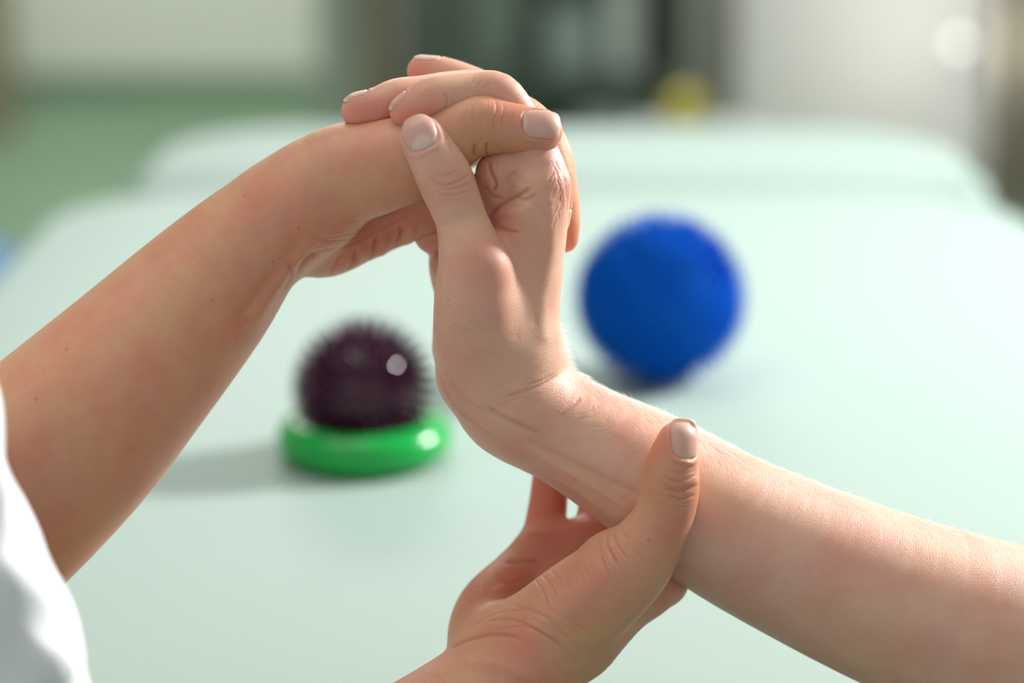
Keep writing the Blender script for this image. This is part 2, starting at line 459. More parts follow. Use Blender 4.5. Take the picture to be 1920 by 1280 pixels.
# ------------------------------------------------------------------ treatment table
M_VINYL = mat('mint_vinyl', (0.375, 0.485, 0.455), 0.6, spec=.25, bump=.05, bscale=500)
M_STEEL = mat('white_enamel', (0.75, 0.76, 0.76), .35)
def rounded_pad(outline, z0, z1, rim, name, parent, m=M_VINYL):
    # outline of rounded-rectangle points, filled, with a padded rim
    bm = bmesh.new(); rings = []
    cx = sum(p[0] for p in outline)/len(outline); cy = sum(p[1] for p in outline)/len(outline)
    pr = [(0, z0), (0, z1-rim)]+[(rim*(1-math.cos(t)), z1-rim+rim*math.sin(t)) for t in [math.radians(a) for a in (18, 36, 54, 72, 90)]]
    n = len(outline)
    def inset(i, d):
        p = Vector(outline[i]); a = Vector(outline[i-1]); b = Vector(outline[(i+1) % n]); t = (b-a).normalized()
        nrm = Vector((-t.y, t.x)); return p+nrm*d
    for d, z in pr: rings.append([bm.verts.new((*inset(i, d), z)) for i in range(n)])
    for A, B in zip(rings, rings[1:]):
        for i in range(n): bm.faces.new((A[i], A[(i+1) % n], B[(i+1) % n], B[i]))
    bm.faces.new(rings[0][::-1]); bm.faces.new(rings[-1])
    bmesh.ops.recalc_face_normals(bm, faces=bm.faces)
    return from_bm(name, bm, m, parent)
def rrect(x0, x1, y0, y1, r, k=10):
    out = []
    rs = r if isinstance(r, (tuple, list)) else (r,)*4
    for (cx, cy, a0), q in zip(((x1, y0, -90), (x1, y1, 0), (x0, y1, 90), (x0, y0, 180)), rs):
        sx = -1 if cx == x1 else 1; sy = -1 if cy == y1 else 1
        for i in range(k+1):
            a = math.radians(a0+90*i/k); out.append((cx+sx*q+q*math.cos(a), cy+sy*q+q*math.sin(a)))
    return out
table = empty('treatment_table', (0, 1.4, 0), 'mint green padded treatment table with rounded head section', 'table')
rounded_pad(rrect(-.375, .412, .90, 1.99, (.03, .13, .13, .03)), TABLE_H-.07, TABLE_H, .018, 'main_pad', table)
rounded_pad(rrect(-.328, .408, 2.0, 2.285, (.02, .14, .14, .02)), TABLE_H-.07, TABLE_H+.004, .022, 'head_pad', table)
bm = bmesh.new(); add_box(bm, (.015, 1.6, TABLE_H-.10), (.6, 1.3, .05), bevel=.008); from_bm('frame', bm, M_STEEL, table, False)
for x in (-.25, .28):
    for y in (1.1, 2.05):
        bm = bmesh.new(); add_box(bm, (x, y, (TABLE_H-.12)/2), (.05, .05, TABLE_H-.12), bevel=.006); from_bm('leg', bm, M_STEEL, table, False)
bm = bmesh.new(); add_box(bm, (-.1, 1.575, .12), (.04, .9, .03), bevel=.004); from_bm('crossbar', bm, M_STEEL, table, False)

# ------------------------------------------------------------------ spiky balls and ring
def fib(n):
    i = np.arange(n)+.5; ph = np.arccos(1-2*i/n); th = math.pi*(1+5**.5)*i
    return np.stack([np.cos(th)*np.sin(ph), np.sin(th)*np.sin(ph), np.cos(ph)], 1)
def spiky_ball(loc, r, n, h, w, m, ms, label):
    t = empty('massage_ball', (loc[0], loc[1], loc[2]-r), label, 'ball')
    bm = bmesh.new(); bmesh.ops.create_icosphere(bm, subdivisions=5, radius=r, matrix=Matrix.Translation(loc))
    from_bm('ball_shell', bm, m, t)
    vs = []; fs = []; K = 7
    for d in fib(n):
        d = Vector(d); u = d.orthogonal().normalized(); v = d.cross(u); k = len(vs)
        for rr, hh in ((w*1.35, -.0006), (w, .18*h), (w*.62, .62*h), (w*.42, .93*h), (w*.15, h)):
            for j in range(K):
                a = 2*math.pi*j/K; vs.append(Vector(loc)+d*(r+hh)+(u*math.cos(a)+v*math.sin(a))*rr)
        for q in range(4):
            for j in range(K): fs.append((k+q*K+j, k+q*K+(j+1) % K, k+(q+1)*K+(j+1) % K, k+(q+1)*K+j))
    me = np_mesh('spikes', np.array([tuple(p) for p in vs]), np.array(fs))
    o = link_mesh('spikes', me, ms, t); tag(o, kind='stuff'); return t
M_PURPLE = mat('plum_rubber', (0.055, 0.004, 0.034), .05, spec=.6)
M_PURPLE2 = mat('plum_rubber_spikes', (0.055, 0.004, 0.034), .45, spec=.5)
M_BLUE = mat('blue_rubber', (0.0, 0.125, 0.60), .7, spec=.12)
M_GREEN = mat('green_rubber', (0.0, 0.38, 0.06), .22, spec=.5, coat=.1)
# ring on the table
c = on_plane(684, 856, TABLE_H); dist = np.linalg.norm(c-CAM); px = dist/FPX
R_, r_ = 123*px, 40*px
ring = bmesh.new(); NU, NV = 72, 28; g = []
for i in range(NU):
    a = 2*math.pi*i/NU
    g.append([ring.verts.new((c[0]+(R_+r_*math.cos(b))*math.cos(a), c[1]+(R_+r_*math.cos(b))*math.sin(a), TABLE_H+r_+r_*math.sin(b))) for b in [2*math.pi*j/NV for j in range(NV)]])
for i in range(NU):
    for j in range(NV): ring.faces.new((g[i][j], g[(i+1) % NU][j], g[(i+1) % NU][(j+1) % NV], g[i][(j+1) % NV]))
tag(from_bm('exercise_ring', ring, M_GREEN), 'glossy green rubber exercise ring lying on the table under the plum ball', 'ring')
rb = 100*px; sh = 37*px
hgt = math.sqrt((rb+r_+.40*sh)**2-R_**2)
spiky_ball((c[0], c[1], TABLE_H+r_+hgt), rb, 330, sh, 5.2*px, M_PURPLE, M_PURPLE2, 'dark plum spiky massage ball sitting in the green ring')
c2 = on_plane(1237, 710, TABLE_H); px2 = np.linalg.norm(c2-CAM)/FPX
rb2 = 134*px2; sh2 = 29*px2
spiky_ball((c2[0], c2[1], TABLE_H+rb2+.75*sh2), rb2, 680, sh2, 5.0*px2, M_BLUE, M_BLUE, 'bright blue spiky massage ball standing alone on the mint table')

# ------------------------------------------------------------------ far end of the room
def floor_x(px, Y): return (px-960)/FPX*(Y*cp+0.0)*1.02
def X_at(px, Y): return at_depth(px, 150, Y)[0]
def Z_at(py, Y): return at_depth(960, py, Y)[2]
# white partition at the right with a curtain beside it
PX0 = X_at(1385, 5.6)
bm = bmesh.new(); add_box(bm, ((PX0+2.9)/2, 5.65, 1.35), (2.9-PX0, .1, 2.7)); tag(from_bm('wall_partition', bm, M_WALLW, smooth=False), kind='structure')
M_CURT = mat('taupe_curtain', (0.30, 0.27, 0.21), .9, noise=.2, nscale=12)
bm = bmesh.new(); x0, x1 = X_at(1862, 5.2), X_at(1862, 5.2)+.75; n = 120; rows = []
for k, z in enumerate((.04, 1.3, 2.6)):
    rows.append([[bm.verts.new((x0+(x1-x0)*i/n, 5.25+.035*math.sin(i*.55)+dy, z)) for i in range(n+1)] for dy in (0, .006)])
for k in range(2):
    for s in (0, 1):
        for i in range(n):
            q = (rows[k][s][i], rows[k][s][i+1], rows[k+1][s][i+1], rows[k+1][s][i]); bm.faces.new(q if s == 0 else q[::-1])
tag(from_bm('curtain', bm, M_CURT), 'taupe pleated curtain hanging at the far right edge', 'curtain')
# made-up bulb on a stand, added to put a bright glow on the partition
lp = at_depth(1800, 82, 5.25)
lamp = empty('added_glow_lamp', (lp[0], lp[1], 0), 'small made-up bulb lamp on a thin stand, added for the glow on the white partition', 'lamp')
M_GLOW = mat('lamp_glass', (1.0, .98, .94), .4, emit=2)
bm = bmesh.new(); add_ball(bm, lp, .014, 24, 14); from_bm('globe_shade', bm, M_GLOW, lamp)
bm = bmesh.new(); add_lathe(bm, [(.08, 0), (.08, .01), (.07, .016), (.006, .024), (.006, lp[2]-.045), (.01, lp[2]-.035), (.009, lp[2]-.012)], (lp[0], lp[1], 0)); from_bm('stand', bm, M_STEEL, lamp)
pl = bpy.data.lights.new('added_glow_light', 'POINT'); pl.energy = 17; pl.color = (1, .98, .94); pl.shadow_soft_size = .016
po = bpy.data.objects.new('added_glow_light', pl); COL.objects.link(po); po.location = (lp[0], lp[1]-.0, lp[2]); po.parent = lamp; po.matrix_parent_inverse = Matrix.Translation(-Vector(lamp.location))

# steel rack with boxes, jars and towels
M_DARK = mat('dark_green_grey_metal', (0.09, 0.115, 0.095), .5)
M_GG = mat('grey_green_lacquer', (0.22, 0.28, 0.235), .5)
M_BG = mat('blue_grey_plastic', (0.30, 0.37, 0.37), .35)
M_LG = mat('light_grey_plastic', (0.52, 0.56, 0.54), .35)
M_WOOD = mat('brown_wood', (0.13, 0.105, 0.06), .5, noise=.4, nscale=20)
M_YEL = mat('yellow_plastic', (0.50, 0.42, 0.02), .35)
M_BLK = mat('black_rubber', (0.025, 0.022, 0.026), .5)
Y = 5.3
xa, xb = X_at(872, Y), X_at(1262, Y)
rack = empty('storage_rack', ((xa+xb)/2, Y, 0), 'dark metal storage rack with open shelves behind the table', 'rack')
for x in (xa, xb):
    for y in (Y-.2, Y+.2):
        bm = bmesh.new(); add_box(bm, (x, y, .6), (.035, .035, 1.2), bevel=.004); from_bm('post', bm, M_DARK, rack, False)
for z in (.1, .36, .68, 1.0):
    bm = bmesh.new(); add_box(bm, ((xa+xb)/2, Y, z), (xb-xa+.03, .44, .022), bevel=.003); from_bm('shelf', bm, M_DARK, rack, False)
bm = bmesh.new(); add_box(bm, ((xa+xb)/2, Y+.215, .6), (xb-xa, .008, 1.16)); from_bm('back_panel', bm, M_GG, rack, False)
def crate(x, y, z, w, d, h, m, label, grp='storage boxes on the rack', name='storage_box'):
    t = empty(name, (x, y, z), label, 'box', grp)
    bm = bmesh.new(); add_box(bm, (x, y, z+h*.45), (w, d, h*.9), bevel=.008); from_bm('box_body', bm, m, t)
    bm = bmesh.new(); add_box(bm, (x, y, z+h*.94), (w*1.05, d*1.05, h*.1), bevel=.005); from_bm('lid', bm, m, t)
crate(X_at(1065, Y), Y-.06, .372, .11, .26, .14, M_BG, 'blue-grey storage box on the rack, middle shelf, left of the paler one')
crate(X_at(1160, Y), Y-.06, .372, .068, .26, .21, M_LG, 'pale grey storage box on the rack, middle shelf, next to the black roller')
crate(X_at(1010, Y), Y-.06, .112, .125, .26, .12, M_GG, 'green-grey storage box on the rack, lowest shelf at the left')
crate(X_at(1125, Y), Y-.06, .112, .10, .26, .17, M_LG, 'pale grey storage box on the rack, lowest shelf at the right')
def roll(x, y, z, r, h, m, label, name, cat):
    t = empty(name, (x, y, z), label, cat)
    bm = bmesh.new(); add_lathe(bm, [(r*.94, 0), (r, .012), (r, h-.012), (r*.94, h)], (x, y, z)); from_bm('roller_body', bm, m, t)
    bm = bmesh.new(); add_lathe(bm, [(r*.42, 0), (r*.42, .006)], (x, y, z+h)); from_bm('end_cap', bm, M_GG, t)
roll(X_at(1228, Y), Y-.1, .372, .042, .26, M_BLK, 'black foam roller standing on the rack beside the pale grey box', 'foam_roller', 'roller')
roll(X_at(935, Y), Y-.1, .372, .055, .2, M_GG, 'green-grey foam roller standing at the left end of the rack', 'foam_roller', 'roller')
# yellow ball on a low white step stool
yp = at_depth(1285, 208, 4.3)
bx = empty('step_stool', (yp[0]+.02, 4.3, 0), 'low white step stool under the yellow ball', 'stool')
ztop = yp[2]-.036
bm = bmesh.new(); add_box(bm, (yp[0]+.02, 4.3, ztop-.0125), (.22, .22, .025), bevel=.006); from_bm('seat', bm, M_LG, bx)
for i in (-1, 1):
    for j in (-1, 1):
        bm = bmesh.new(); add_box(bm, (yp[0]+.02+i*.09, 4.3+j*.09, (ztop-.025)/2), (.025, .025, ztop-.025), bevel=.003); from_bm('leg', bm, M_LG, bx)
bm = bmesh.new(); add_ball(bm, (yp[0], 4.3, ztop+.037), .037, 28, 18); tag(from_bm('small_ball', bm, M_YEL), 'small yellow ball on the white step stool behind the table', 'ball')
# coat stand and narrow cabinet at the left of the rack
x = X_at(712, 4.9)
cs = empty('coat_stand', (x, 4.9, 0), 'brown wooden coat stand between the cabinet and the rack', 'coat stand')
bm = bmesh.new(); add_lathe(bm, [(.17, 0), (.17, .02), (.15, .035), (.036, .05), (.03, .9), (.022, 1.7), (.03, 1.74), (.012, 1.78)], (x, 4.9, 0)); from_bm('pole', bm, M_WOOD, cs)
for a in range(4):
    bm = bmesh.new(); d = Vector((math.cos(a*1.57+.4), math.sin(a*1.57+.4), 0)); b0 = Vector((x, 4.9, 1.6)); add_cyl(bm, b0, b0+d*.14+Vector((0, 0, .08)), .011, .008, 12); from_bm('hook', bm, M_WOOD, cs)
x = X_at(648, 5.4)
cb = empty('cabinet', (x, 5.4, 0), 'narrow pale green-grey cabinet left of the coat stand', 'cabinet')
M_CAB = mat('pale_green_grey_lacquer', (0.30, 0.35, 0.29), .5)
bm = bmesh.new(); add_box(bm, (x, 5.4, .55), (.10, .3, 1.1), bevel=.004); from_bm('carcass', bm, M_CAB, cb, False)
bm = bmesh.new(); add_box(bm, (x, 5.242, .55), (.09, .016, 1.06), bevel=.003); from_bm('door', bm, M_CAB, cb, False)
bm = bmesh.new(); add_cyl(bm, (x+.03, 5.225, .5), (x+.03, 5.225, .62), .005, seg=10); from_bm('handle', bm, M_STEEL, cb)
x0, x1 = X_at(752, 5.7), X_at(868, 5.7)
cb = empty('cabinet', ((x0+x1)/2, 5.7, 0), 'grey-green cabinet between the coat stand and the rack', 'cabinet')
bm = bmesh.new(); add_box(bm, ((x0+x1)/2, 5.7, .6), (x1-x0, .35, 1.2), bevel=.004); from_bm('carcass', bm, M_GG, cb, False)
bm = bmesh.new(); add_box(bm, ((x0+x1)/2, 5.517, .6), (x1-x0-.01, .016, 1.16), bevel=.003); from_bm('door', bm, M_GG, cb, False)
# pale column between the rack and the partition
x0, x1 = X_at(1300, 5.75), X_at(1392, 5.75)
bm = bmesh.new(); add_box(bm, ((x0+x1)/2, 5.8, 1.35), (x1-x0+.04, .12, 2.7)); tag(from_bm('trim_1', bm, mat('warm_grey_paint', (.42, .42, .37), .7), smooth=False), kind='structure')
# brown door post at the left edge, blue stool by the table
x = X_at(6, 6.4)
bm = bmesh.new(); add_box(bm, (x-.06, 6.45, 1.3), (.14, .12, 2.6)); tag(from_bm('trim_2', bm, mat('brown_post_paint', (.22, .19, .13), .6), smooth=False), kind='structure')
sx = at_depth(52, 470, 3.0)
st = empty('rolling_stool', (sx[0]-.19, 3.0, 0), 'round blue stool beside the left edge of the table', 'stool')
zt = .455
bm = bmesh.new(); add_lathe(bm, [(.17, zt-.07), (.19, zt-.055), (.19, zt-.02), (.165, zt)], (sx[0]-.19, 3.0, 0), 40); from_bm('seat', bm, mat('blue_vinyl', (0.01, .15, .42), .4), st)
bm = bmesh.new(); add_lathe(bm, [(.024, .06), (.024, zt-.072)], (sx[0]-.19, 3.0, 0), 20); from_bm('column', bm, M_STEEL, st)
for a in range(5):
    d = Vector((math.cos(a*2*math.pi/5), math.sin(a*2*math.pi/5), 0)); b0 = Vector((sx[0]-.19, 3.0, .075))
    bm = bmesh.new(); add_cyl(bm, b0, b0+d*.22+Vector((0, 0, -.015)), .016, .012, 12); from_bm('leg', bm, M_STEEL, st)
    bm = bmesh.new(); add_ball(bm, b0+d*.22+Vector((0, 0, -.05)), .025, 16, 10); from_bm('caster', bm, M_BLK, st)


# ------------------------------------------------------------------ patient's arm and hand
PF = Field()
# forearm from the wrist to beyond the right edge, elbow, upper arm
PF.chain([(955, 690, -5, 100, 1.25), (985, 762, 0, 103, 1.25), (1080, 818, 0, 104, 1.2), (1195, 882, 0, 119, 1.15), (1345, 976, 0, 137, 1.12), (1495, 1050, -5, 150, 1.1),
          (1695, 1135, -15, 166, 1.08), (1915, 1210, -30, 182, 1.05), (2150, 1290, -50, 185, 1), (2330, 1340, -70, 165, 1)], k=30)
PF.chain([(2330, 1340, -70, 165), (2600, 1180, -200, 185), (3000, 850, -420, 205), (3350, 550, -560, 230)], k=60)
# hand rising from the wrist: carpus and metacarpal block, thin from palm to back, deep from thumb to little finger
PF.chain([(958, 735, 0, 104, 1.25), (938, 660, 0, 106, 1.3), (938, 590, -5, 92, 1.6), (962, 500, -10, 66, 2.2), (988, 420, -15, 50, 2.9), (1000, 360, -20, 42, 3.3)], k=50, sub=16)
# index ray along the near side of the back of the hand
PF.chain([(965, 650, 60, 68), (982, 545, 72, 60), (1001, 440, 95, 55), (1012, 365, 112, 56), (1008, 330, 112, 50)], k=50)
PF.chain([(990, 560, 40, 48), (1015, 430, 40, 42), (1024, 350, 40, 44)], k=40)
# thenar mass and thumb
PF.chain([(905, 700, 50, 88), (896, 620, 108, 84), (891, 548, 148, 76), (885, 490, 164, 63), (868, 420, 158, 50), (853, 380, 166, 50), (836, 338, 172, 53), (817, 302, 178, 49), (798, 270, 182, 45), (791, 257, 184, 41)], k=26)
PF.chain([(916, 500, 182, 24), (903, 498, 184, 24)], k=44)
# first web and the bunched skin below the index finger
PF.chain([(925, 510, 95, 50), (960, 445, 86, 42), (990, 394, 92, 44)], k=26)
PF.chain([(937, 326, 92, 43), (948, 372, 88, 42), (972, 400, 90, 38)], k=18)
PF.chain([(1000, 318, 110, 42), (958, 318, 106, 40), (932, 328, 98, 37)], k=16)
# little-finger side of the palm, seen behind the thumb
PF.chain([(880, 650, -120, 70), (872, 560, -140, 56), (850, 500, -130, 46), (850, 440, -110, 42)], k=40)
PF.chain([(852, 510, -60, 42), (845, 500, -60, 38)], k=30)
PF.chain([(880, 430, -90, 42), (826, 425, -90, 46), (812, 440, -90, 36)], k=16)
# fingers folded over the other hand: index, middle, ring, little
PF.chain([(1020, 345, 115, 48), (1006, 290, 112, 43), (975, 225, 108, 38), (935, 176, 105, 40), (885, 172, 110, 38), (838, 177, 121, 40), (808, 185, 128, 41), (785, 197, 132, 37), (762, 208, 133, 32)], k=14)
PF.chain([(1025, 330, 30, 46), (1000, 270, 28, 42), (960, 210, 24, 40), (905, 172, 20, 38), (850, 170, 30, 37), (790, 178, 48, 36), (745, 185, 62, 38), (705, 202, 72, 37), (675, 207, 77, 35)], k=14)
PF.chain([(1015, 320, -55, 44), (990, 270, -60, 38), (950, 215, -65, 36), (910, 172, -68, 34), (870, 151, -70, 32), (830, 139, -72, 32), (792, 133, -74, 29)], k=14)
PF.chain([(990, 320, -135, 36), (965, 270, -140, 33), (935, 225, -145, 32), (895, 200, -148, 29), (860, 190, -150, 26)], k=14)

# ------------------------------------------------------------------ therapist's arms and hands
TF = Field()
# left-hand forearm rising from the lower left, wrist, hand
TF.chain([(-330, 1200, 60, 175), (-210, 1110, 50, 196), (-60, 985, 40, 204), (115, 828, 25, 188), (250, 690, 15, 164), (372, 560, 5, 140), (450, 472, 0, 117, 1.1), (512, 418, 0, 106, 1.2), (575, 380, -5, 102, 1.3)], k=30)
TF.chain([(-330, 1200, 60, 175), (-520, 1000, 180, 190), (-800, 700, 380, 215), (-950, 560, 470, 240)], k=60)
TF.chain([(545, 398, 10, 98, 1.15), (633, 334, 45, 98), (704, 313, 66, 87), (765, 304, 84, 74), (805, 286, 92, 66)], k=36)
# heel of the hand and palm on the far side
TF.chain([(505, 480, -55, 62), (560, 458, -80, 62), (610, 450, -95, 70), (660, 432, -100, 66), (730, 402, -90, 64), (800, 375, -60, 66)], k=26)
TF.chain([(600, 352, -60, 84), (700, 312, -80, 68), (790, 280, -90, 56)], k=40)
TF.chain([(800, 350, -40, 60), (870, 372, -40, 50), (930, 380, -45, 44)], k=40)
# thumb
TF.chain([(700, 320, 80, 74), (770, 290, 98, 72), (830, 266, 112, 66), (872, 243, 120, 60), (905, 235, 124, 58), (945, 238, 128, 50), (985, 244, 130, 46), (1012, 246, 131, 43)], k=26)
# fingers laid over the back of the other hand
TF.chain([(790, 285, 40, 46), (860, 260, 60, 38), (925, 218, 60, 37), (972, 214, 58, 39), (1014, 252, 56, 38), (1040, 330, 50, 36), (1040, 385, 44, 33), (1040, 412, 42, 28)], k=14)
TF.chain([(790, 290, -15, 44), (870, 250, -18, 38), (930, 212, -20, 38), (985, 222, -20, 39), (1030, 280, -22, 39), (1048, 350, -24, 35), (1055, 410, -26, 33), (1057, 446, -28, 28)], k=14)
TF.chain([(790, 300, -95, 40), (880, 270, -100, 37), (940, 240, -102, 36), (992, 250, -104, 36), (1022, 300, -106, 35), (1032, 360, -108, 32), (1034, 400, -110, 27)], k=14)
TF.chain([(780, 320, -160, 36), (860, 290, -170, 32), (930, 270, -175, 31), (980, 285, -180, 30), (1005, 330, -184, 28), (1012, 360, -184, 24)], k=14)
# second arm from below: forearm, wrist, thenar mass, thumb
TF.chain([(40, 1900, 500, 165), (330, 1690, 330, 168), (600, 1520, 200, 146), (800, 1385, 110, 122, 1.1), (910, 1300, 70, 108, 1.2), (985, 1232, 50, 104, 1.25)], k=30)
TF.chain([(40, 1900, 500, 160), (20, 1500, 600, 135), (-95, 1080, 635, 130), (-250, 780, 640, 140), (-450, 700, 640, 200)], k=30)
TF.chain([(960, 1250, 62, 98), (1035, 1180, 90, 94), (1110, 1118, 110, 88), (1182, 1062, 132, 75), (1228, 1000, 150, 60), (1249, 955, 162, 55), (1257, 915, 170, 54), (1260, 875, 176, 50), (1266, 842, 180, 42), (1270, 826, 181, 37)], k=36)
TF.chain([(1146, 1030, 118, 36), (1130, 1040, 104, 36)], k=22)
# palm, little-finger side, index knuckle
TF.chain([(950, 1240, 20, 88), (915, 1200, -30, 76), (925, 1150, -80, 72), (960, 1100, -120, 60), (990, 1065, -150, 48)], k=40)
TF.chain([(1040, 1200, 10, 80), (1080, 1130, -50, 70), (1090, 1080, -110, 52)], k=45)
TF.chain([(1090, 1190, 20, 76), (1160, 1130, 10, 64), (1215, 1105, -10, 52), (1246, 1090, -30, 42)], k=45)
TF.chain([(1180, 1120, -60, 50), (1120, 1090, -100, 50), (1050, 1075, -135, 46), (1000, 1060, -150, 44)], k=40)
# fingers behind the arm they hold
TF.chain([(1246, 1092, -35, 42), (1262, 1030, -120, 38), (1262, 950, -178, 36), (1240, 880, -185, 33), (1215, 840, -170, 28)], k=14)
TF.chain([(1170, 1090, -80, 44), (1185, 1010, -160, 39), (1190, 920, -195, 37), (1175, 850, -195, 33), (1155, 820, -180, 28)], k=14)
TF.chain([(1090, 1075, -120, 44), (1112, 1000, -170, 38), (1125, 930, -200, 38), (1125, 870, -200, 31), (1110, 840, -190, 26)], k=12)
TF.chain([(1010, 1040, -150, 44), (1020, 1000, -175, 40), (1028, 940, -195, 36), (1034, 880, -190, 33), (1040, 850, -180, 26)], k=12)
TF.chain([(1012, 1030, -150, 42), (1095, 1012, -140, 44), (1160, 1010, -130, 44)], k=24)

# ------------------------------------------------------------------ people: mesh, folds, nails, hair, clothes
NSIGN = 1.0
def person_body(F, fine, coarse, strokes, spots, m, parent, nails_=(), name='body', vox=3.0):
    V, Q = F.mesh(*fine, vox, smooth=3)
    V, Q = refine(V, Q)
    V = seat_nails(V, nails_)
    V, cre = sculpt(V, Q, strokes)
    red = reds(V, spots)
    kp = 1-V[:, 2]/FPX; X_ = 960+(V[:, 0]-960)/kp; Y_ = 640+(V[:, 1]-640)/kp
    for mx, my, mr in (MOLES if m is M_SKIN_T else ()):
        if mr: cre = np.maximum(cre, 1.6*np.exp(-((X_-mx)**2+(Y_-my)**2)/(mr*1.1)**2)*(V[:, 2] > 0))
    Vc, Qc = F.mesh(*coarse, 8.0, smooth=1)
    c = Vc[Qc].mean(1); lo = np.array(fine[0])+5; hi = np.array(fine[0])+np.ceil((np.array(fine[1])-np.array(fine[0]))/(8*vox))*8*vox-8
    near = ((Vc > lo-6) & (Vc < hi+6)).all(1)&~((Vc > lo+26) & (Vc < hi-26)).all(1); Vc[near] -= normals(Vc, Qc)[near]*NSIGN*1.2
    Qc = Qc[~((c > lo) & (c < hi)).all(1)]
    nv = len(V); VV = np.vstack([V, Vc]); QQ = np.vstack([Q, Qc+nv])
    used = np.unique(QQ); rm = -np.ones(len(VV), int); rm[used] = np.arange(len(used))
    cre = np.concatenate([cre, np.zeros(len(Vc))])[used]; red = np.concatenate([red, np.zeros(len(Vc))])[used]
    # the axes flip (image y runs down): reverse the winding
    me = np_mesh(name, to_world(VV[used]), rm[QQ])
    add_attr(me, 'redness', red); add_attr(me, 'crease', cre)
    bm = bmesh.new(); bm.from_mesh(me); bmesh.ops.recalc_face_normals(bm, faces=bm.faces); bm.to_mesh(me); bm.free()
    return link_mesh(name, me, m, parent)

P_STROKES = []; T_STROKES = []
P_RED = [(792, 256, 180, 60, .3), (845, 338, 200, 50, .45), (915, 475, 200, 55, .45), (1040, 350, 150, 60, .35), (935, 345, 100, 60, .45), (960, 400, 100, 60, .5),
         (762, 208, 133, 60, .8), (800, 190, 110, 45, .4), (675, 208, 77, 62, .85), (785, 128, -74, 55, .75), (925, 150, 110, 40, .4), (950, 450, 120, 70, .35), (820, 440, -60, 90, .5)]
T_RED = [(1025, 240, 140, 40, .35), (925, 230, 160, 55, .12), (1270, 830, 190, 55, .45), (1285, 915, 200, 50, .4), (945, 1130, -20, 120, .55), (1050, 1010, -120, 100, .6), (1020, 930, -180, 100, .7),
         (1100, 980, -150, 70, .7), (1050, 440, 30, 60, .6), (1057, 450, -20, 50, .8), (720, 450, -60, 90, .45), (800, 400, -60, 80, .5), (980, 1190, 140, 60, .3), (570, 430, 90, 60, .3), (1050, 300, 60, 60, .2)]
def bundle(la, lb, n, w=1.7, amt=-.6, zmin=-40, jit=3.0):
    la = cr2(la); lb = cr2(lb); m = 9
    ra = np.stack([np.interp(np.linspace(0, 1, m), np.linspace(0, 1, len(la)), la[:, i]) for i in (0, 1)], 1)
    rb = np.stack([np.interp(np.linspace(0, 1, m), np.linspace(0, 1, len(lb)), lb[:, i]) for i in (0, 1)], 1)
    out = []
    for i in range(n):
        t = (i+RNG.uniform(.15, .85))/n; L = ra*(1-t)+rb*t
        a = RNG.integers(0, 4); b = m-RNG.integers(0, 4); L = L[a:b]
        if len(L) < 3: continue
        L = L+RNG.normal(0, jit*.35, L.shape)+RNG.normal(0, jit*.5, (1, 2))
        out.append((L, w*RNG.uniform(.8, 1.3), amt*RNG.uniform(.4, 1.4), zmin))
    return out
P_STROKES += [
    ([(798, 318), (830, 329), (866, 318)], 2.2, -1.2), ([(802, 334), (838, 347), (884, 326)], 2.6, -2.0), ([(808, 346), (842, 354), (886, 342)], 2.0, -1.3), ([(812, 358), (845, 366), (886, 356)], 2.2, -1.4),
    
    ([(845, 400), (868, 440), (885, 470)], 12, 1.5),
    ([(1030, 380), (1035, 470), (1020, 560), (1020, 630)], 12, 2.5),
    ([(945, 745), (1000, 728), (1050, 702)], 3.5, -2.4), ([(975, 722), (1010, 715), (1040, 700)], 2.6, -1.6), ([(925, 762), (985, 742)], 2.6, -1.4),
    ([(1000, 850), (1100, 905), (1190, 965)], 7, 2.6), ([(985, 828), (1070, 868), (1190, 925)], 9, -2.6), ([(985, 880), (1080, 930), (1150, 985)], 7, -2),
    ([(1045, 785), (1070, 765), (1090, 742)], 4, -2.0), ([(1075, 800), (1100, 775), (1115, 760)], 4, -1.2), ([(905, 760), (960, 790), (1020, 815)], 6, -2.2),
    ([(822, 690), (842, 745), (885, 790), (940, 830)], 3, -1.8), ([(832, 690), (870, 745), (930, 785)], 3, -1.5), ([(828, 715), (860, 770), (900, 800)], 2.2, -1.2),
    ([(912, 408), (938, 384), (966, 368), (998, 352)], 4.5, -6.5), ([(962, 366), (985, 374), (1008, 362)], 4.5, -2.8), ([(915, 298), (919, 322), (929, 346), (921, 362)], 3.8, -5), ([(905, 345), (922, 366), (948, 372)], 4, -3.2),
    ([(928, 424), (952, 432), (975, 436)], 4, -3.6), ([(945, 340), (955, 330), (968, 318)], 5, -2), ([(940, 358), (958, 350), (980, 345)], 5, 2), ([(940, 400), (965, 400), (990, 390)], 9, 2.5),
    ([(828, 172), (838, 182), (836, 200), (826, 214)], 2.4, -2.2), ([(846, 176), (850, 190), (846, 204)], 2, -1),
    ([(1000, 300), (1030, 300)], 10, 1.5), ([(890, 145), (898, 165)], 2, -.8), ([(912, 142), (921, 165)], 2, -.8),
    ([(810, 108), (800, 120)], 2, -.8)]
P_STROKES += bundle([(845, 560), (880, 570), (920, 600)], [(840, 680), (890, 690), (960, 700)], 16)
P_STROKES += bundle([(822, 510), (850, 540), (900, 560)], [(820, 640), (860, 670), (910, 690)], 14)
P_STROKES += bundle([(880, 760), (930, 720), (1000, 700)], [(900, 800), (960, 770), (1050, 720)], 12)
P_STROKES += bundle([(1010, 360), (1030, 330), (1045, 300)], [(1035, 430), (1050, 400), (1062, 370)], 22, 1.6, -.9)
P_STROKES += bundle([(1028, 300), (1045, 340), (1052, 400)], [(1045, 300), (1064, 345), (1062, 410)], 9, 1.6, -1.0)
P_STROKES += bundle([(935, 440), (970, 425), (1010, 420)], [(990, 365), (1010, 375), (1030, 392)], 12, 1.7, -.7)
